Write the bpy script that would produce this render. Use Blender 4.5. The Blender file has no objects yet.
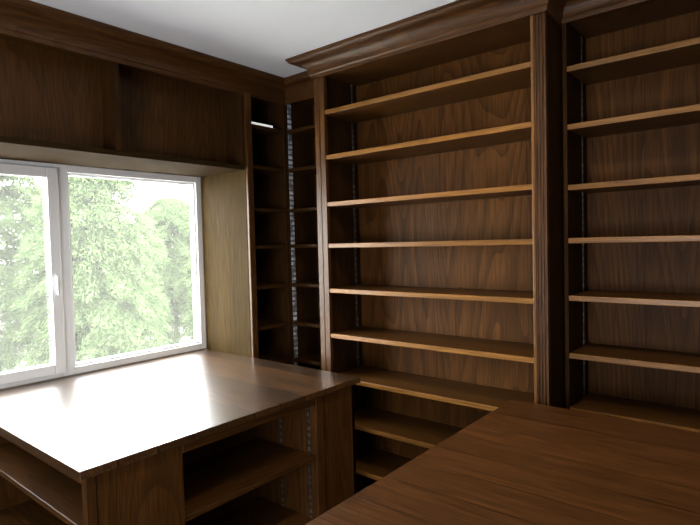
import bpy, math, random
from mathutils import Matrix, Vector
random.seed(7)
SC=bpy.context.scene
COL=SC.collection
SC.view_settings.view_transform='Standard'

# ------------------------------------------------------------------ materials
def newmat(name):
    m=bpy.data.materials.new(name); m.use_nodes=True
    nt=m.node_tree; nt.nodes.clear()
    out=nt.nodes.new('ShaderNodeOutputMaterial')
    b=nt.nodes.new('ShaderNodeBsdfPrincipled')
    nt.links.new(b.outputs[0],out.inputs[0])
    return m,nt,b,out
def N(nt,t,**kw):
    n=nt.nodes.new(t)
    for k,v in kw.items(): setattr(n,k,v)
    return n
def wood(name,grain='z',board=None,bw=0.14,dark=(0.015,0.0055,0.0012),light=(0.115,0.0465,0.0098),rough=0.42,coat=0.1,rings=34,seamw=.008,var=(.8,1.15),ringlo=.5,spec=.30,crough=.25,cior=1.5,across=3.4,streak=11,pore=.45):
    m,nt,b,out=newmat(name); L=nt.links.new
    tc=N(nt,'ShaderNodeTexCoord'); oi=N(nt,'ShaderNodeObjectInfo')
    sep=N(nt,'ShaderNodeSeparateXYZ'); L(tc.outputs['Object'],sep.inputs[0])
    sc=N(nt,'ShaderNodeVectorMath',operation='SCALE'); sc.inputs[0].default_value=(13.1,7.7,9.3); L(oi.outputs['Random'],sc.inputs['Scale'])
    add=N(nt,'ShaderNodeVectorMath',operation='ADD'); L(tc.outputs['Object'],add.inputs[0]); L(sc.outputs[0],add.inputs[1])
    vec=add.outputs[0]; bright=None
    if board:
        dv=N(nt,'ShaderNodeMath',operation='DIVIDE'); L(sep.outputs['XYZ'.index(board.upper())],dv.inputs[0]); dv.inputs[1].default_value=bw
        fl=N(nt,'ShaderNodeMath',operation='FLOOR'); L(dv.outputs[0],fl.inputs[0])
        wn=N(nt,'ShaderNodeTexWhiteNoise',noise_dimensions='1D'); L(fl.outputs[0],wn.inputs['W'])
        s2=N(nt,'ShaderNodeVectorMath',operation='SCALE'); L(wn.outputs['Color'],s2.inputs[0]); s2.inputs['Scale'].default_value=11
        a2=N(nt,'ShaderNodeVectorMath',operation='ADD'); L(vec,a2.inputs[0]); L(s2.outputs[0],a2.inputs[1]); vec=a2.outputs[0]
        bright=wn.outputs['Value']
        fr=N(nt,'ShaderNodeMath',operation='FRACT'); L(dv.outputs[0],fr.inputs[0])
        pp=N(nt,'ShaderNodeMath',operation='PINGPONG'); L(fr.outputs[0],pp.inputs[0]); pp.inputs[1].default_value=0.5
        seam=N(nt,'ShaderNodeMath',operation='GREATER_THAN'); L(pp.outputs[0],seam.inputs[0]); seam.inputs[1].default_value=seamw
    def mp(al,ac):
        n=N(nt,'ShaderNodeMapping'); s=[ac,ac,ac]; s['xyz'.index(grain)]=al
        n.inputs['Scale'].default_value=s; L(vec,n.inputs['Vector']); return n
    m1=mp(0.42,across); n1=N(nt,'ShaderNodeTexNoise'); n1.inputs['Scale'].default_value=1; n1.inputs['Detail'].default_value=1.2; L(m1.outputs[0],n1.inputs['Vector'])
    mu=N(nt,'ShaderNodeMath',operation='MULTIPLY'); L(n1.outputs[0],mu.inputs[0]); mu.inputs[1].default_value=rings
    fr1=N(nt,'ShaderNodeMath',operation='FRACT'); L(mu.outputs[0],fr1.inputs[0])
    m2=mp(7,190); n2=N(nt,'ShaderNodeTexNoise'); n2.inputs['Scale'].default_value=1; n2.inputs['Detail'].default_value=3; L(m2.outputs[0],n2.inputs['Vector'])
    m3=mp(.6,streak); n3=N(nt,'ShaderNodeTexNoise'); n3.inputs['Scale'].default_value=1; n3.inputs['Detail'].default_value=2; L(m3.outputs[0],n3.inputs['Vector'])
    r1=N(nt,'ShaderNodeMapRange'); L(fr1.outputs[0],r1.inputs[0]); r1.inputs[1].default_value=0; r1.inputs[2].default_value=.7; r1.inputs[3].default_value=ringlo; r1.inputs[4].default_value=.85
    r2=N(nt,'ShaderNodeMapRange'); L(n2.outputs[0],r2.inputs[0]); r2.inputs[1].default_value=.35; r2.inputs[2].default_value=.6; r2.inputs[3].default_value=pore; r2.inputs[4].default_value=1.0
    x=N(nt,'ShaderNodeMath',operation='MULTIPLY'); L(r1.outputs[0],x.inputs[0]); L(r2.outputs[0],x.inputs[1])
    r3=N(nt,'ShaderNodeMapRange'); L(n3.outputs[0],r3.inputs[0]); r3.inputs[1].default_value=.3; r3.inputs[2].default_value=.7; r3.inputs[3].default_value=.75; r3.inputs[4].default_value=1.18
    y=N(nt,'ShaderNodeMath',operation='MULTIPLY'); L(x.outputs[0],y.inputs[0]); L(r3.outputs[0],y.inputs[1])
    fac=y.outputs[0]
    if bright is not None:
        r4=N(nt,'ShaderNodeMapRange'); L(bright,r4.inputs[0]); r4.inputs[3].default_value=var[0]; r4.inputs[4].default_value=var[1]
        z=N(nt,'ShaderNodeMath',operation='MULTIPLY'); L(fac,z.inputs[0]); L(r4.outputs[0],z.inputs[1])
        z2=N(nt,'ShaderNodeMath',operation='MULTIPLY'); L(z.outputs[0],z2.inputs[0]); L(seam.outputs[0],z2.inputs[1]); fac=z2.outputs[0]
    mx=N(nt,'ShaderNodeMix',data_type='RGBA'); L(fac,mx.inputs[0]); mx.inputs[6].default_value=(*dark,1); mx.inputs[7].default_value=(*light,1)
    L(mx.outputs[2],b.inputs['Base Color'])
    b.inputs['Roughness'].default_value=rough; b.inputs['Coat Weight'].default_value=coat; b.inputs['Coat Roughness'].default_value=crough
    b.inputs['Specular IOR Level'].default_value=spec; b.inputs['Coat IOR'].default_value=cior
    bp=N(nt,'ShaderNodeBump'); bp.inputs['Strength'].default_value=.12; bp.inputs['Distance'].default_value=.002; L(fac,bp.inputs['Height']); L(bp.outputs[0],b.inputs['Normal'])
    return m
WZ=wood('oak_vertical','z'); WX=wood('oak_long_x','x'); WY=wood('oak_long_y','y')
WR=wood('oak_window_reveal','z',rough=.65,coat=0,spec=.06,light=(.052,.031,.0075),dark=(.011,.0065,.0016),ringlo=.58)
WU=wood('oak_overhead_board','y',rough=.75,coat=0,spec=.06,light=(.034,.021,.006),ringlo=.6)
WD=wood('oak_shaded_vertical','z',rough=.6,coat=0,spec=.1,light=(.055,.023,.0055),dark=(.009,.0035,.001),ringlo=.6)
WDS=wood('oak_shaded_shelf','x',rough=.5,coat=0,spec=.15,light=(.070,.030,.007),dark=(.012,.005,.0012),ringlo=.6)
WS=wood('oak_shelf','x',light=(.125,.052,.0105),rough=.42,spec=.25,coat=0,ringlo=.6,pore=.55)
WE=wood('oak_lit_shelf_edge','x',light=(.33,.150,.033),rough=.34,ringlo=.7,pore=.65)  # lighter copy of the oak, paints the light caught by shelf fronts
WB=wood('oak_back_boards','z',board='x',bw=.40,rough=.5,coat=0,spec=.12,seamw=.002,var=(.88,1.12),light=(.150,.060,.0120),rings=28,across=3.2,ringlo=.45,pore=.55)
WBY=wood('oak_back_boards_side','z',board='y',bw=.40,rough=.5,coat=0,spec=.2,seamw=.002,var=(.9,1.1),light=(.10,.043,.0095),ringlo=.55)
WT=wood('oak_worktop','x',board='y',bw=.13,rough=.34,coat=1,crough=.26,cior=2.1,dark=(.006,.0025,.001),light=(0.13,0.056,0.015),seamw=.018,var=(.5,1.35),spec=.5,ringlo=.35,across=6,pore=.3)
WT2=wood('oak_worktop_satin','x',board='y',bw=.13,rough=.40,coat=.25,crough=.3,dark=(.016,.0056,.0014),light=(0.165,0.062,0.0145),seamw=.015,var=(.8,1.12),spec=.35,ringlo=.58,streak=26,across=8,rings=24,pore=.35)
def plain(name,col,rough=.5,metal=0,noise=0,nscale=40,em=0):
    m,nt,b,out=newmat(name)
    b.inputs['Roughness'].default_value=rough; b.inputs['Metallic'].default_value=metal
    if em: b.inputs['Emission Color'].default_value=(*col,1); b.inputs['Emission Strength'].default_value=em
    tc=N(nt,'ShaderNodeTexCoord'); n=N(nt,'ShaderNodeTexNoise'); n.inputs['Scale'].default_value=nscale
    nt.links.new(tc.outputs['Object'],n.inputs['Vector'])
    mx=N(nt,'ShaderNodeMix',data_type='RGBA'); nt.links.new(n.outputs[0],mx.inputs[0])
    mx.inputs[6].default_value=(*[c*(1-noise) for c in col],1); mx.inputs[7].default_value=(*[min(1,c*(1+noise)) for c in col],1)
    nt.links.new(mx.outputs[2],b.inputs['Base Color'])
    return m
WHITE=plain('white_upvc',(.92,.96,.99),.3,0,.01)
LIT_WHITE=plain('lit_white_strip',(.95,.95,.92),.4,0,.01,em=.6)  # emission only brightens the white strip, it is no lamp
PAINT=plain('ceiling_paint',(.86,.91,.97),.9,0,.02,8)
WALLP=plain('wall_paint',(.27,.24,.19),.9,0,.03,6)
CARPET=plain('carpet',(.20,.15,.11),.95,0,.4,220)
BARK=plain('bark',(.2,.2,.15),.9,0,.3,12)
PALE_GROUND=plain('pale_bounce_ground',(.5,.48,.44),.9,0,.2,30)  # unseen ground, made pale to bounce daylight up to the ceiling
STEEL=plain('brushed_steel',(.85,.86,.88),.35,.3,.05,90)
BLACK=plain('dark_hole',(.006,.005,.004),.8)
def slotted(name,col,metal,lo=.3):
    m,nt,b,out=newmat(name); L=nt.links.new
    tc=N(nt,'ShaderNodeTexCoord'); sp=N(nt,'ShaderNodeSeparateXYZ'); L(tc.outputs['Object'],sp.inputs[0])
    d=N(nt,'ShaderNodeMath',operation='DIVIDE'); L(sp.outputs[2],d.inputs[0]); d.inputs[1].default_value=.03
    f=N(nt,'ShaderNodeMath',operation='FRACT'); L(d.outputs[0],f.inputs[0])
    g=N(nt,'ShaderNodeMath',operation='GREATER_THAN'); L(f.outputs[0],g.inputs[0]); g.inputs[1].default_value=.4
    nz=N(nt,'ShaderNodeTexNoise'); nz.inputs['Scale'].default_value=14; L(tc.outputs['Object'],nz.inputs[0])
    ml=N(nt,'ShaderNodeMath',operation='MULTIPLY'); L(g.outputs[0],ml.inputs[0])
    mr=N(nt,'ShaderNodeMapRange'); L(nz.outputs[0],mr.inputs[0]); mr.inputs[1].default_value=.4; mr.inputs[2].default_value=.58; L(mr.outputs[0],ml.inputs[1])  # noise breaks the bright colour into painted glints
    mx=N(nt,'ShaderNodeMix',data_type='RGBA'); L(ml.outputs[0],mx.inputs[0]); mx.inputs[6].default_value=(*[c*lo for c in col],1); mx.inputs[7].default_value=(*col,1)
    L(mx.outputs[2],b.inputs['Base Color']); b.inputs['Metallic'].default_value=metal; b.inputs['Roughness'].default_value=.4
    return m
SLOT=slotted('slotted_metal_bright',(.85,.90,.98),.1,.2)
SLOTD=slotted('slotted_metal_bronze',(.17,.14,.11),.4,.3)
def glassmat():
    m,nt,b,out=newmat('veiled_window_glass'); L=nt.links.new
    t=N(nt,'ShaderNodeBsdfTransparent'); g=N(nt,'ShaderNodeBsdfGlossy'); g.inputs['Roughness'].default_value=.02
    mx=N(nt,'ShaderNodeMixShader'); mx.inputs[0].default_value=.04
    tr=N(nt,'ShaderNodeBsdfTranslucent'); tr.inputs[0].default_value=(.97,1,.96,1)
    m2=N(nt,'ShaderNodeMixShader'); m2.inputs[0].default_value=.019  # translucent share lays a painted glare veil over the view outside
    L(t.outputs[0],mx.inputs[1]); L(g.outputs[0],mx.inputs[2])
    L(mx.outputs[0],m2.inputs[1]); L(tr.outputs[0],m2.inputs[2]); L(m2.outputs[0],out.inputs[0]); return m
GLASS=glassmat()
def leafmat():
    m,nt,b,out=newmat('leaf'); L=nt.links.new
    ge=N(nt,'ShaderNodeNewGeometry')
    cr=N(nt,'ShaderNodeValToRGB'); L(ge.outputs['Random Per Island'],cr.inputs[0])
    cr.color_ramp.elements[0].color=(.062,.105,.040,1); cr.color_ramp.elements[1].color=(.135,.19,.085,1)
    e=cr.color_ramp.elements.new(.5); e.color=(.098,.148,.062,1)
    L(cr.outputs[0],b.inputs['Base Color']); b.inputs['Roughness'].default_value=.8; b.inputs['Specular IOR Level'].default_value=.1
    tr=N(nt,'ShaderNodeBsdfTranslucent'); L(cr.outputs[0],tr.inputs[0])
    mx=N(nt,'ShaderNodeMixShader'); mx.inputs[0].default_value=.5
    L(b.outputs[0],mx.inputs[1]); L(tr.outputs[0],mx.inputs[2]); L(mx.outputs[0],out.inputs[0]); return m
LEAF=leafmat()

# ------------------------------------------------------------------ geometry helpers
WL={}
def base(ob,parent,world):
    COL.objects.link(ob)
    if parent is not None:
        ob.parent=parent; ob.location=Vector(world)-WL.get(parent.name,parent.location)
    else: ob.location=world
    WL[ob.name]=Vector(world)
def meshobj(name,verts,faces,mat,parent=None,origin=None,bevel=0,smooth=False):
    v=[Vector(p) for p in verts]
    if origin is None:
        xs=[p.x for p in v];ys=[p.y for p in v];zs=[p.z for p in v]
        origin=Vector(((min(xs)+max(xs))/2,(min(ys)+max(ys))/2,min(zs)))
    origin=Vector(origin)
    me=bpy.data.meshes.new(name); me.from_pydata([p-origin for p in v],[],faces); me.materials.append(mat)
    import bmesh
    bm=bmesh.new(); bm.from_mesh(me); bmesh.ops.recalc_face_normals(bm,faces=bm.faces); bm.to_mesh(me); bm.free()
    if smooth:
        for p in me.polygons: p.use_smooth=True
    me.update()
    ob=bpy.data.objects.new(name,me); base(ob,parent,origin)
    if bevel:
        md=ob.modifiers.new('bevel','BEVEL'); md.width=bevel; md.segments=2; md.limit_method='ANGLE'
    return ob
def boxes(name,bs,mat,parent=None,bevel=.0015,origin=None):
    V=[];F=[]
    for (x0,x1,y0,y1,z0,z1) in bs:
        o=len(V)
        V+=[(x0,y0,z0),(x1,y0,z0),(x1,y1,z0),(x0,y1,z0),(x0,y0,z1),(x1,y0,z1),(x1,y1,z1),(x0,y1,z1)]
        F+=[tuple(o+i for i in f) for f in [(0,3,2,1),(4,5,6,7),(0,1,5,4),(1,2,6,5),(2,3,7,6),(3,0,4,7)]]
    return meshobj(name,V,F,mat,parent,origin,bevel)
def empty(name,loc,label,cat,group=None):
    e=bpy.data.objects.new(name,None); e.empty_display_size=.1; e.location=loc; COL.objects.link(e)
    WL[e.name]=Vector(loc)
    e['label']=label; e['category']=cat
    if group: e['group']=group
    return e
def struct(ob): ob['kind']='structure'; return ob
def sweep(name,path,prof,mat,parent,side):
    n=len(path);V=[];F=[]
    dirs=[(Vector(path[i+1])-Vector(path[i])).normalized() for i in range(n-1)]
    nor=[Vector((d.y,-d.x))*side for d in dirs]
    for i in range(n):
        if i==0: m=nor[0]
        elif i==n-1: m=nor[-1]
        else:
            m=(nor[i-1]+nor[i]); m=m/(1+nor[i-1].dot(nor[i]))
        for (o,z) in prof: V.append((path[i][0]+m.x*o,path[i][1]+m.y*o,z))
    k=len(prof)
    for i in range(n-1):
        for j in range(k):
            a=i*k+j;b=i*k+(j+1)%k;F.append((a,b,b+k,a+k))
    F.append(tuple(range(k)));F.append(tuple(range((n-1)*k,n*k)))
    return meshobj(name,V,F,mat,parent)
H=2.536
def crownprof(over=.1,h=.095):
    z0=H-h
    pts=[(0,z0-.012),(.010,z0-.012),(.012,z0+.004),(.018,z0+.010)]
    for t in range(0,9):
        a=t/8*math.pi/2
        pts.append((.018+(over*.62-.018)*(1-math.cos(a)), z0+.010+(h*.58)*math.sin(a)))
    pts.append((over*.68,z0+.010+h*.58))
    for t in range(1,7):
        a=t/6*math.pi/2
        pts.append((over*.68+(over*.27)*math.sin(a), z0+.010+h*.58+(h*.2)*(1-math.cos(a))))
    pts+= [(over,z0+h*.9),(over,H-.001),(0,H-.001)]
    return pts
ZS=[2.268,2.042,1.805,1.595,1.366,1.135,.915,.69,.465]
T=.020
# ------------------------------------------------------------------ room
XW=-.49; YN=-.07; XE=3.6; YS=-4.2; XO=XW-.075
struct(boxes('floor',[(XO,XE+.1,YS-.1,.1,-.1,0)],CARPET,bevel=0))
struct(boxes('ceiling',[(XO,XE+.1,YS-.1,.1,H,H+.1)],PAINT,bevel=0))
struct(boxes('wall_north',[(XO,XE+.1,YN,YN+.15,0,H)],WALLP,bevel=0))
struct(boxes('wall_east',[(XE,XE+.1,YS,YN,0,H)],WALLP,bevel=0))
struct(boxes('wall_south',[(-.49,XE,YS-.1,YS,0,H)],WALLP,bevel=0))
WY0,WY1,WZ0,WZ1=-2.26,-.645,.985,2.008
struct(boxes('wall_west',[(XO,XW,YS-.1,WY0,0,H),(XO,XW,WY1,YN,0,H),(XO,XW,WY0,WY1,0,WZ0),(XO,XW,WY0,WY1,WZ1,H)],WALLP,bevel=0))
win=bpy.data.objects.new('window_1',None); win.location=(XW-.03,(WY0+WY1)/2,WZ0); COL.objects.link(win); win['kind']='structure'
WL['window_1']=Vector(win.location)
ym=-1.437; x0,x1=XW-.065,XW-.002
fw=.036; e=.0005
boxes('frame',[(x0,x1,WY0,WY0+fw,WZ0,WZ1),(x0,x1,WY1-fw,WY1,WZ0,WZ1),
 (x0,x1,WY0+fw+e,ym-.03-e,WZ0,WZ0+fw),(x0,x1,WY0+fw+e,ym-.03-e,WZ1-fw,WZ1),
 (x0,x1,ym+.03+e,WY1-fw-e,WZ0,WZ0+fw),(x0,x1,ym+.03+e,WY1-fw-e,WZ1-fw,WZ1),
 (x0,x1,ym-.03,ym+.03,WZ0,WZ1)],WHITE,win,.003)
a0,a1,b0,b1=ym+.03,WY1-fw,WZ0+fw,WZ1-fw
boxes('glazing_bead',[(x0+.01,x1-.012,a0,a0+.012,b0,b1),(x0+.01,x1-.012,a1-.012,a1,b0,b1),
 (x0+.01,x1-.012,a0+.0125,a1-.0125,b0,b0+.012),(x0+.01,x1-.012,a0+.0125,a1-.0125,b1-.012,b1)],WHITE,win,.002)
sx0,sx1=XW-.0015,XW+.014; sa,sb=WY0+.02,ym-.018; sz0,sz1=WZ0+.02,WZ1-.02; sw=.05
boxes('sash',[(sx0,sx1,sa,sa+sw,sz0,sz1),(sx0,sx1,sb-sw,sb,sz0,sz1),(sx0,sx1,sa+sw+e,sb-sw-e,sz0,sz0+sw),(sx0,sx1,sa+sw+e,sb-sw-e,sz1-sw,sz1)],WHITE,win,.004)
boxes('glass_pane',[(XW-.035,XW-.03,a0,a1,b0,b1)],GLASS,win,0)
boxes('glass_pane',[(XW-.025,XW-.02,WY0+fw,ym-.03,b0,b1)],GLASS,win,0)
h=boxes('handle',[(sx1,sx1+.010,sb-.034,sb-.020,1.43,1.48),(sx1+.010,sx1+.020,sb-.031,sb-.023,1.45,1.468),(sx1+.014,sx1+.022,sb-.033,sb-.021,1.385,1.468)],STEEL,win,.003)
h['label']='silver metal window handle'

# ------------------------------------------------------------------ bookcases
def standards(par,xs_faces,mat=None,w=.007):
    for (ax,fc,sg,pos,z0,z1) in xs_faces:
        a,b_=sorted((fc,fc+sg*.004))
        bx=(a,b_,pos-w,pos+w,z0,z1) if ax=='x' else (pos-w,pos+w,a,b_,z0,z1)
        o=boxes('shelf_standard',[bx],mat or SLOTD,par,0); o['label']='slotted metal shelf support strip'
def shelf(par,xa,xb,ya_,yb,z,th=T):
    s=boxes('shelf',[(xa,xb,ya_+.0065,yb,z-th,z)],WS,par,.001)
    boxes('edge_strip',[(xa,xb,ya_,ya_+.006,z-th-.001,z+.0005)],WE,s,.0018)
bx0,bx1,bx2,bx3=.333,.399,1.452,1.508; BF=-.523; BB=-.245
bc=empty('bookcase',((bx0+bx3)/2,(BF+BB)/2,0),'tall dark oak bookcase with crown moulding and fluted side stile','bookcase')
ztop=2.445
boxes('side_panel',[(bx0+.02,bx1-.012,BF+.0225,YN-.005,0,H-.01)],WD,bc)
boxes('side_panel',[(bx2+.012,bx3-.001,BF+.0225,YN-.005,0,H-.01)],WD,bc)
boxes('back_panel',[(bx1-.0115,bx2+.0115,BB,BB+.012,0,H-.01)],WB,bc)
def fluted(name,xa,xb,yf,th,z0,z1,mat,par,n=3,marg=.14,k_=.42):
    pts=[(xa,yf+th),(xa,yf)]
    w=xb-xa; m=w*marg; g=(w-2*m)/n; r=g*k_
    for i in range(n):
        c=xa+m+g*(i+.5)
        for k in range(7):
            a=math.pi*k/6
            pts.append((c-r*math.cos(a), yf+min(th*.8,r*1.2)*math.sin(a)))
    pts+=[(xb,yf),(xb,yf+th)]
    k=len(pts);V=[(x,y,z0) for x,y in pts]+[(x,y,z1) for x,y in pts]
    F=[(i,(i+1)%k,k+(i+1)%k,k+i) for i in range(k)]+[tuple(range(k)),tuple(range(k,2*k))]
    return meshobj(name,V,F,mat,par)
fluted('stile',bx0,bx1,BF,.022,0,ztop,WZ,bc,1,.3,.12)
WEV=wood('oak_lit_edge_vertical','z',light=(.26,.115,.026),rough=.36,ringlo=.7,pore=.65)  # lighter oak paints the narrow lit edge beside the pilaster
boxes('stile',[(bx2+.001,bx2+.014,BF-.004,BF+.022,0,ztop)],WEV,bc,.003)
fluted('pilaster',bx2+.0145,bx3,BF,.022,0,ztop,WZ,bc,3,.08,.34)
boxes('top_rail',[(bx0,bx3,BF,BF+.022,ztop,H-.01)],WX,bc,.001)
boxes('top_board',[(bx1-.0115,bx2+.0115,BF+.022,BB,ztop,ztop+.02)],WX,bc,.001)
boxes('plinth',[(bx1,bx2,BF+.015,BF+.035,0,.13)],WX,bc)
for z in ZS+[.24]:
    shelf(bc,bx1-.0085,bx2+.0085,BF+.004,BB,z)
standards(bc,[('x',bx1-.012,1,BB-.04,.2,ztop)])
P=crownprof(.1,.09)
struct(sweep('trim_1',[(bx0,YN-.12),(bx0,BF),(bx3,BF),(bx3,YN-.12)],P,WX,None,1))

RF=-.358; RB=-.10; rx0,rx1=1.5165,2.80
rb=empty('bookcase',((rx0+rx1)/2,(RF+RB)/2,0),'recessed dark oak bookcase with open shelves and metal strips','bookcase')
boxes('side_panel',[(rx0,rx0+.016,RF,RB+.02,0,H-.01)],WD,rb)
boxes('side_panel',[(rx1-.02,rx1,RF,RB+.02,0,H-.01)],WZ,rb)
boxes('back_panel',[(rx0+.016,rx1-.02,RB,RB+.012,0,H-.01)],WB,rb)
boxes('top_rail',[(rx0+.016,rx1-.02,RF,RF+.02,ztop,H-.01)],WX,rb,.001)
boxes('top_board',[(rx0+.016,rx1-.02,RF+.02,RB,ztop,ztop+.02)],WX,rb,.001)
boxes('plinth',[(rx0+.016,rx1-.02,RF+.01,RF+.03,0,.13)],WX,rb)
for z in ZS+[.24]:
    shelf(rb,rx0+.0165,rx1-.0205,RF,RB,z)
struct(sweep('trim_2',[(rx0,RF),(rx1,RF)],P,WX,None,1))
standards(rb,[('x',rx0+.016,1,RB-.06,.2,ztop-.01)])

CX=-.08; CY=-.33
cb=empty('bookcase',(.12,-.22,0),'narrow dark oak corner bookcase beside the tall bookcase','bookcase')
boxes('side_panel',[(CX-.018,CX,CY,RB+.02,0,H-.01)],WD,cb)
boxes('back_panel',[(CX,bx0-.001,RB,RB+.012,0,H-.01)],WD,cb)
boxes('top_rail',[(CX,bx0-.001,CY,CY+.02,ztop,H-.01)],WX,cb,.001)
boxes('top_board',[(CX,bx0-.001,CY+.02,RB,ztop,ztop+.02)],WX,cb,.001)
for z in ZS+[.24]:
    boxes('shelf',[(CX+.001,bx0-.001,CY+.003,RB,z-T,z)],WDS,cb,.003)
standards(cb,[('x',CX,1,CY+.028,.2,ztop)],SLOT,.014)
YR=-.645
wb=empty('bookcase',(-.28,-.47,0),'narrow dark oak corner bookcase beside the window','bookcase')
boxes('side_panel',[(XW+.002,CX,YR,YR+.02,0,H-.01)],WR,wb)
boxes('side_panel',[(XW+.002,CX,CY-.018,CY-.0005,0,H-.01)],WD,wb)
boxes('stile',[(CX+.0005,CX+.018,YR+.001,YR+.04,0,H-.11)],WZ,wb,.003)
boxes('back_panel',[(XW+.002,XW+.014,YR+.02,CY-.018,0,H-.01)],WBY,wb)
boxes('top_rail',[(CX-.02,CX,YR+.02,CY-.018,ztop,H-.01)],WY,wb,.001)
boxes('top_board',[(XW+.014,CX-.02,YR+.02,CY-.018,ztop,ztop+.02)],WY,wb,.001)
for z in ZS+[.24]:
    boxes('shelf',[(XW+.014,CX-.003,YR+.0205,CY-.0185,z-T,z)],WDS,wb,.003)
standards(wb,[('y',CY-.018,-1,XW+.12,.2,ztop)])
oc=empty('overhead_cabinet',(-.28,-1.45,2.008),'open dark oak cabinet spanning above the window','cabinet')
oy0,oy1=-2.26,YR-.0005; OB=CX-.13
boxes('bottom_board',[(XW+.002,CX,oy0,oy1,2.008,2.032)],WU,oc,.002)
boxes('top_rail',[(CX-.02,CX,oy0,oy1,ztop,H-.01)],WY,oc,.001)
boxes('top_board',[(XW+.002,CX-.02,oy0,oy1,ztop,ztop+.02)],WY,oc,.001)
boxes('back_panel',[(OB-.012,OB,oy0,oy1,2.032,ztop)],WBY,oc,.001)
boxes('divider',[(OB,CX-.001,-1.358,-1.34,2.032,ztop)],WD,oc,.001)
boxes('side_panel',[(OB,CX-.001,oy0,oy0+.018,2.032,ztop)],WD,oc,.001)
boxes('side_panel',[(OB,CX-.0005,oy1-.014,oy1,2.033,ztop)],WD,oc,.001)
for i in range(7):
    zc=2.14+i*.036; V=[];F=[]
    for yy in (oy1-.0148,oy1-.0138):
        for k in range(8):
            a=2*math.pi*k/8; V.append((CX-.035+.004*math.cos(a),yy,zc+.004*math.sin(a)))
    F=[tuple(range(8)),tuple(range(8,16))]+[(k,(k+1)%8,8+(k+1)%8,8+k) for k in range(8)]
    meshobj('peg_hole',V,F,BLACK,oc)
struct(sweep('trim_3',[(CX,oy0-.6),(CX,CY),(bx0-.001,CY)],crownprof(.09,.11),WY,None,1))
fb=empty('cabinet',(-.28,-2.6,0),'dark oak tall end cabinet beside the window','cabinet')
boxes('body',[(XW+.002,CX,oy0-.6,oy0-.001,0,H-.01)],WZ,fb,.002)
ws=boxes('white_strip',[(CX-.03,CX-.014,YR+.045,CY-.09,2.269,2.283)],LIT_WHITE,None,.002)
ws['label']='slim white strip lying on a corner shelf'; ws['category']='light strip'

# ------------------------------------------------------------------ window desk
DZ=.98
IX0,IX1,IY0,IY1=XW+.002,.693,-1.905,YR-.003
wt=boxes('worktop',[(IX0,IX1,IY0,IY1,DZ-.026,DZ)],WT,None,.003)
wt['label']='polished dark oak worktop running to the window'; wt['category']='worktop'
ic=empty('desk_cabinet',((IX0+IX1)/2,(IY0+IY1)/2,0),'dark oak desk cabinet with open shelves under worktop','cabinet')
fx=IX1-.018; ya=IY0+.022; zt=DZ-.0265
boxes('corner_post',[(fx-.03,fx,ya,ya+.03,0,zt)],WZ,ic,.003)
boxes('front_panel',[(fx-.02,fx-.004,ya+.03,-1.567,.08,zt)],WZ,ic,.002)
boxes('end_panel',[(fx-.38,fx-.02,-1.585,-1.567,.08,zt)],WZ,ic,.001)
boxes('top_rail',[(fx-.02,fx-.002,-1.567,-.93,zt-.035,zt)],WY,ic,.002)
boxes('end_panel',[(fx-.38,fx-.02,-.93,-.912,.08,zt)],WZ,ic,.001)
boxes('stile',[(fx-.02,fx,-.93,-.885,.0,zt)],WZ,ic,.003)
boxes('front_panel',[(fx-.02,fx-.006,-.885,IY1-.02,.0,zt)],WZ,ic,.002)
boxes('back_panel',[(fx-.392,fx-.38,-1.567,-.912,.08,zt)],WBY,ic,.001)
boxes('end_panel',[(IX0,fx-.006,IY1-.038,IY1-.02,0,zt)],WX,ic,.001)
for z in (.70,.42):
    boxes('shelf',[(fx-.38,fx-.012,-1.566,-.931,z-T,z)],WY,ic,.003)
boxes('base_board',[(fx-.38,fx-.01,ya+.03,IY1-.04,.06,.08),(fx-.03,fx-.015,ya+.03,IY1-.04,0,.0595)],WY,ic,.001)
for p_ in (fx-.045,fx-.22):
    standards(ic,[('y',-.93,-1,p_,.1,zt-.01),('y',-1.567,1,p_,.1,zt-.01)])
boxes('back_panel',[(IX0+.1,fx-.38,-1.585,-1.573,.08,zt)],WB,ic,.001)
boxes('side_panel',[(IX0+.1,IX0+.12,ya,-1.585,0,zt)],WZ,ic,.001)
boxes('top_rail',[(IX0+.12,fx-.03,ya,ya+.02,zt-.03,zt)],WX,ic,.002)
for z in (.78,.5):
    boxes('shelf',[(IX0+.121,fx-.021,ya+.008,-1.586,z-T,z)],WX,ic,.003)
boxes('base_board',[(IX0+.12,fx-.03,ya+.01,-1.586,.06,.08)],WX,ic,.001)

# ------------------------------------------------------------------ near desk
DX0,DX1,DY0,DY1=1.388,2.85,-2.0,-.585
w2=boxes('worktop',[(DX0,DX1,DY0,DY1,DZ-.026,DZ)],WT2,None,.003)
w2['label']='polished dark oak worktop beside the tall bookcase'; w2['category']='worktop'
dc=empty('desk_cabinet',((DX0+DX1)/2,(DY0+DY1)/2,0),'dark oak base cabinet beneath the broad worktop','cabinet')
boxes('side_panel',[(DX0+.03,DX0+.05,DY0+.03,DY1-.03,0,zt)],WZ,dc,.002)
boxes('side_panel',[(DX1-.05,DX1-.03,DY0+.03,DY1-.03,0,zt)],WZ,dc,.002)
boxes('back_panel',[(DX0+.05,DX1-.05,DY1-.05,DY1-.03,0,zt)],WB,dc,.002)
boxes('divider',[((DX0+DX1)/2-.01,(DX0+DX1)/2+.01,DY0+.03,DY1-.05,0,zt)],WZ,dc,.002)
for z in (.08,.38,.67):
    boxes('shelf',[(DX0+.05,(DX0+DX1)/2-.01,DY0+.04,DY1-.05,z-T,z)],WX,dc,.002)
    boxes('shelf',[((DX0+DX1)/2+.01,DX1-.05,DY0+.04,DY1-.05,z-T,z)],WX,dc,.002)

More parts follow.
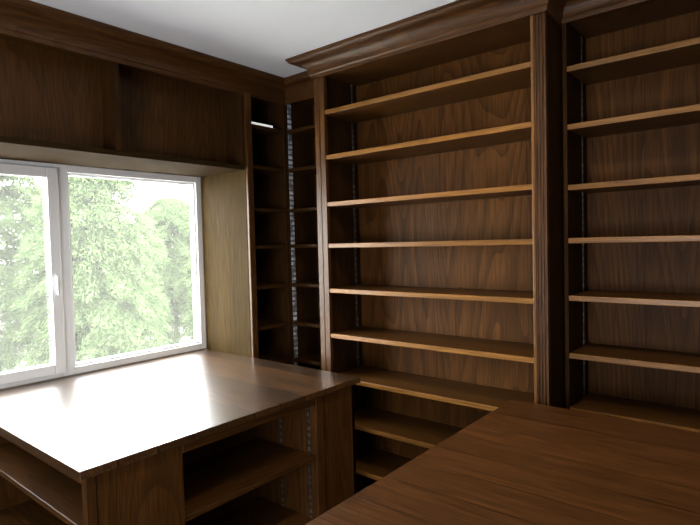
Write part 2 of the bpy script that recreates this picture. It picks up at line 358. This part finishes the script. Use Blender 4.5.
# ------------------------------------------------------------------ outside
g=struct(boxes('ground',[(-40,XO-.01,-25,30,-.9,-.8)],PALE_GROUND,bevel=0))
def tree(x,y,h,r,nbr,label,seed):
    rnd=random.Random(seed)
    t=empty('tree',(x,y,-.8),label,'tree')
    V=[];F=[];k=10
    for i in range(9):
        f=i/8; rr=.06*(1-f)+.01
        for j in range(k):
            a=2*math.pi*j/k; V.append((x+rr*math.cos(a)+.05*math.sin(3*f),y+rr*math.sin(a),-.8+f*(h*.6)))
    for i in range(8):
        for j in range(k):
            F.append((i*k+j,i*k+(j+1)%k,(i+1)*k+(j+1)%k,(i+1)*k+j))
    meshobj('trunk',V,F,BARK,t,(x,y,-.8))
    V=[];F=[]
    for b in range(nbr):
        f=rnd.random()**.8; z=-.6+f*(h-.15); L=(r-.1)*(1-f**4)**.6*(.78+.3*rnd.random())+.12
        a=rnd.random()*2*math.pi; da=Vector((math.cos(a),math.sin(a),0))
        n=int(10+L*30)
        for s in range(n):
            u=s/n
            if u<.12: continue
            c=Vector((x,y,z))+da*(L*u)+Vector((0,0,.22*L*math.sin(u*2.2)-.38*L*u*u))
            side=Vector((-da.y,da.x,0))
            for q in range(7):
                p=c+side*rnd.uniform(-1,1)*.20*(1-.7*u)+Vector((rnd.uniform(-.03,.03),rnd.uniform(-.03,.03),rnd.uniform(-.09,.02)))
                d=(da*rnd.uniform(.3,1)+side*rnd.uniform(-.8,.8)+Vector((0,0,rnd.uniform(-.7,0)))).normalized()
                w=d.cross(Vector((rnd.uniform(-.5,.5),rnd.uniform(-.5,.5),1))).normalized()
                l=rnd.uniform(.05,.11); ww=rnd.uniform(.007,.014)
                o=len(V)
                V+=[p,p+d*l*.5+w*ww,p+d*l,p+d*l*.5-w*ww]; F.append((o,o+1,o+2,o+3))
    me=bpy.data.meshes.new('foliage'); me.from_pydata([v-Vector((x,y,-.8)) for v in V],[],F); me.materials.append(LEAF); me.update()
    o=bpy.data.objects.new('foliage',me); COL.objects.link(o); o.parent=t
    return t
tree(-6.0,-1.5,5.0,1.05,420,'dense green leafy garden tree close to the window',1)
tree(-6.0,1.25,3.85,1.05,600,'bushy pale green conifer with drooping sprays',2)
tree(-6.0,4.0,3.2,1.05,500,'rounded green garden tree in bright daylight',3)
tree(-6.0,6.75,3.2,1.05,240,'rounded green garden tree in bright daylight',8)
tree(-8.9,-2.9,5.4,1.45,300,'tall hazy green tree behind the others',4)
tree(-8.9,.76,5.2,1.45,700,'tall hazy green tree behind the others',5)
tree(-8.9,4.42,3.5,1.45,620,'distant pale green tree under bright sky',6)
tree(-8.9,8.1,3.2,1.45,300,'low spreading green tree at the garden edge',7)
tree(-12.6,-.6,6.0,1.6,560,'tall hazy green tree behind the others',9)
tree(-12.6,3.7,4.3,1.6,600,'distant pale green tree under bright sky',10)
tree(-12.6,7.8,3.6,1.6,380,'distant pale green tree under bright sky',11)

# ------------------------------------------------------------------ light
w=bpy.data.worlds.new('sky'); SC.world=w; w.use_nodes=True
bg=w.node_tree.nodes['Background']; bg.inputs[0].default_value=(.98,.99,.97,1); bg.inputs[1].default_value=23.0
pl=bpy.data.lights.new('sky_portal','AREA'); pl.shape='RECTANGLE'; pl.cycles.is_portal=True
po=bpy.data.objects.new('sky_portal',pl); COL.objects.link(po); po.location=(XW-.09,(WY0+WY1)/2,(WZ0+WZ1)/2)
po.rotation_euler=Vector((1,0,0)).to_track_quat('-Z','Y').to_euler()
pl.size=WY1-WY0; pl.size_y=WZ1-WZ0
sn=bpy.data.lights.new('sun','SUN'); sn.energy=13; sn.angle=.3; so=bpy.data.objects.new('sun',sn); COL.objects.link(so)
so.rotation_euler=Vector((-.75,.35,-.8)).to_track_quat('-Z','Y').to_euler()
lp=bpy.data.lights.new('room_fill','AREA'); lp.shape='RECTANGLE'; lp.size=1.6; lp.size_y=1.1; lp.energy=56; lp.color=(.98,.97,1)  # unseen fill light, added to brighten the ceiling and soften the room
lo=bpy.data.objects.new('room_fill',lp); COL.objects.link(lo); lo.location=(1.6,-3.9,1.2)
lo.rotation_euler=(Vector((1.1,-2.1,2.6))-Vector((1.6,-3.9,1.2))).to_track_quat('-Z','Y').to_euler()
dl=bpy.data.lights.new('ceiling_lamp','SPOT'); dl.spot_size=math.radians(165); dl.spot_blend=.6; dl.energy=28; dl.shadow_soft_size=.09; dl.color=(1,.77,.44)
do=bpy.data.objects.new('ceiling_lamp',dl); COL.objects.link(do); do.location=(1.44,-1.35,2.5)

# ------------------------------------------------------------------ camera
y=math.radians(39.569);pi_=math.radians(-2.175);r=math.radians(-1.402)
d=Vector((-math.sin(y)*math.cos(pi_),math.cos(y)*math.cos(pi_),math.sin(pi_)))
R=Vector((math.cos(y),math.sin(y),0));U=R.cross(d)
R2=R*math.cos(r)+U*math.sin(r);U2=-R*math.sin(r)+U*math.cos(r)
M=Matrix(((R2.x,U2.x,-d.x,2.211),(R2.y,U2.y,-d.y,-2.541),(R2.z,U2.z,-d.z,1.6),(0,0,0,1)))
cd=bpy.data.cameras.new('camera'); cd.sensor_width=36; cd.lens=36*532.4/700; cd.clip_start=.02
co=bpy.data.objects.new('camera',cd); COL.objects.link(co); co.matrix_world=M; SC.camera=co
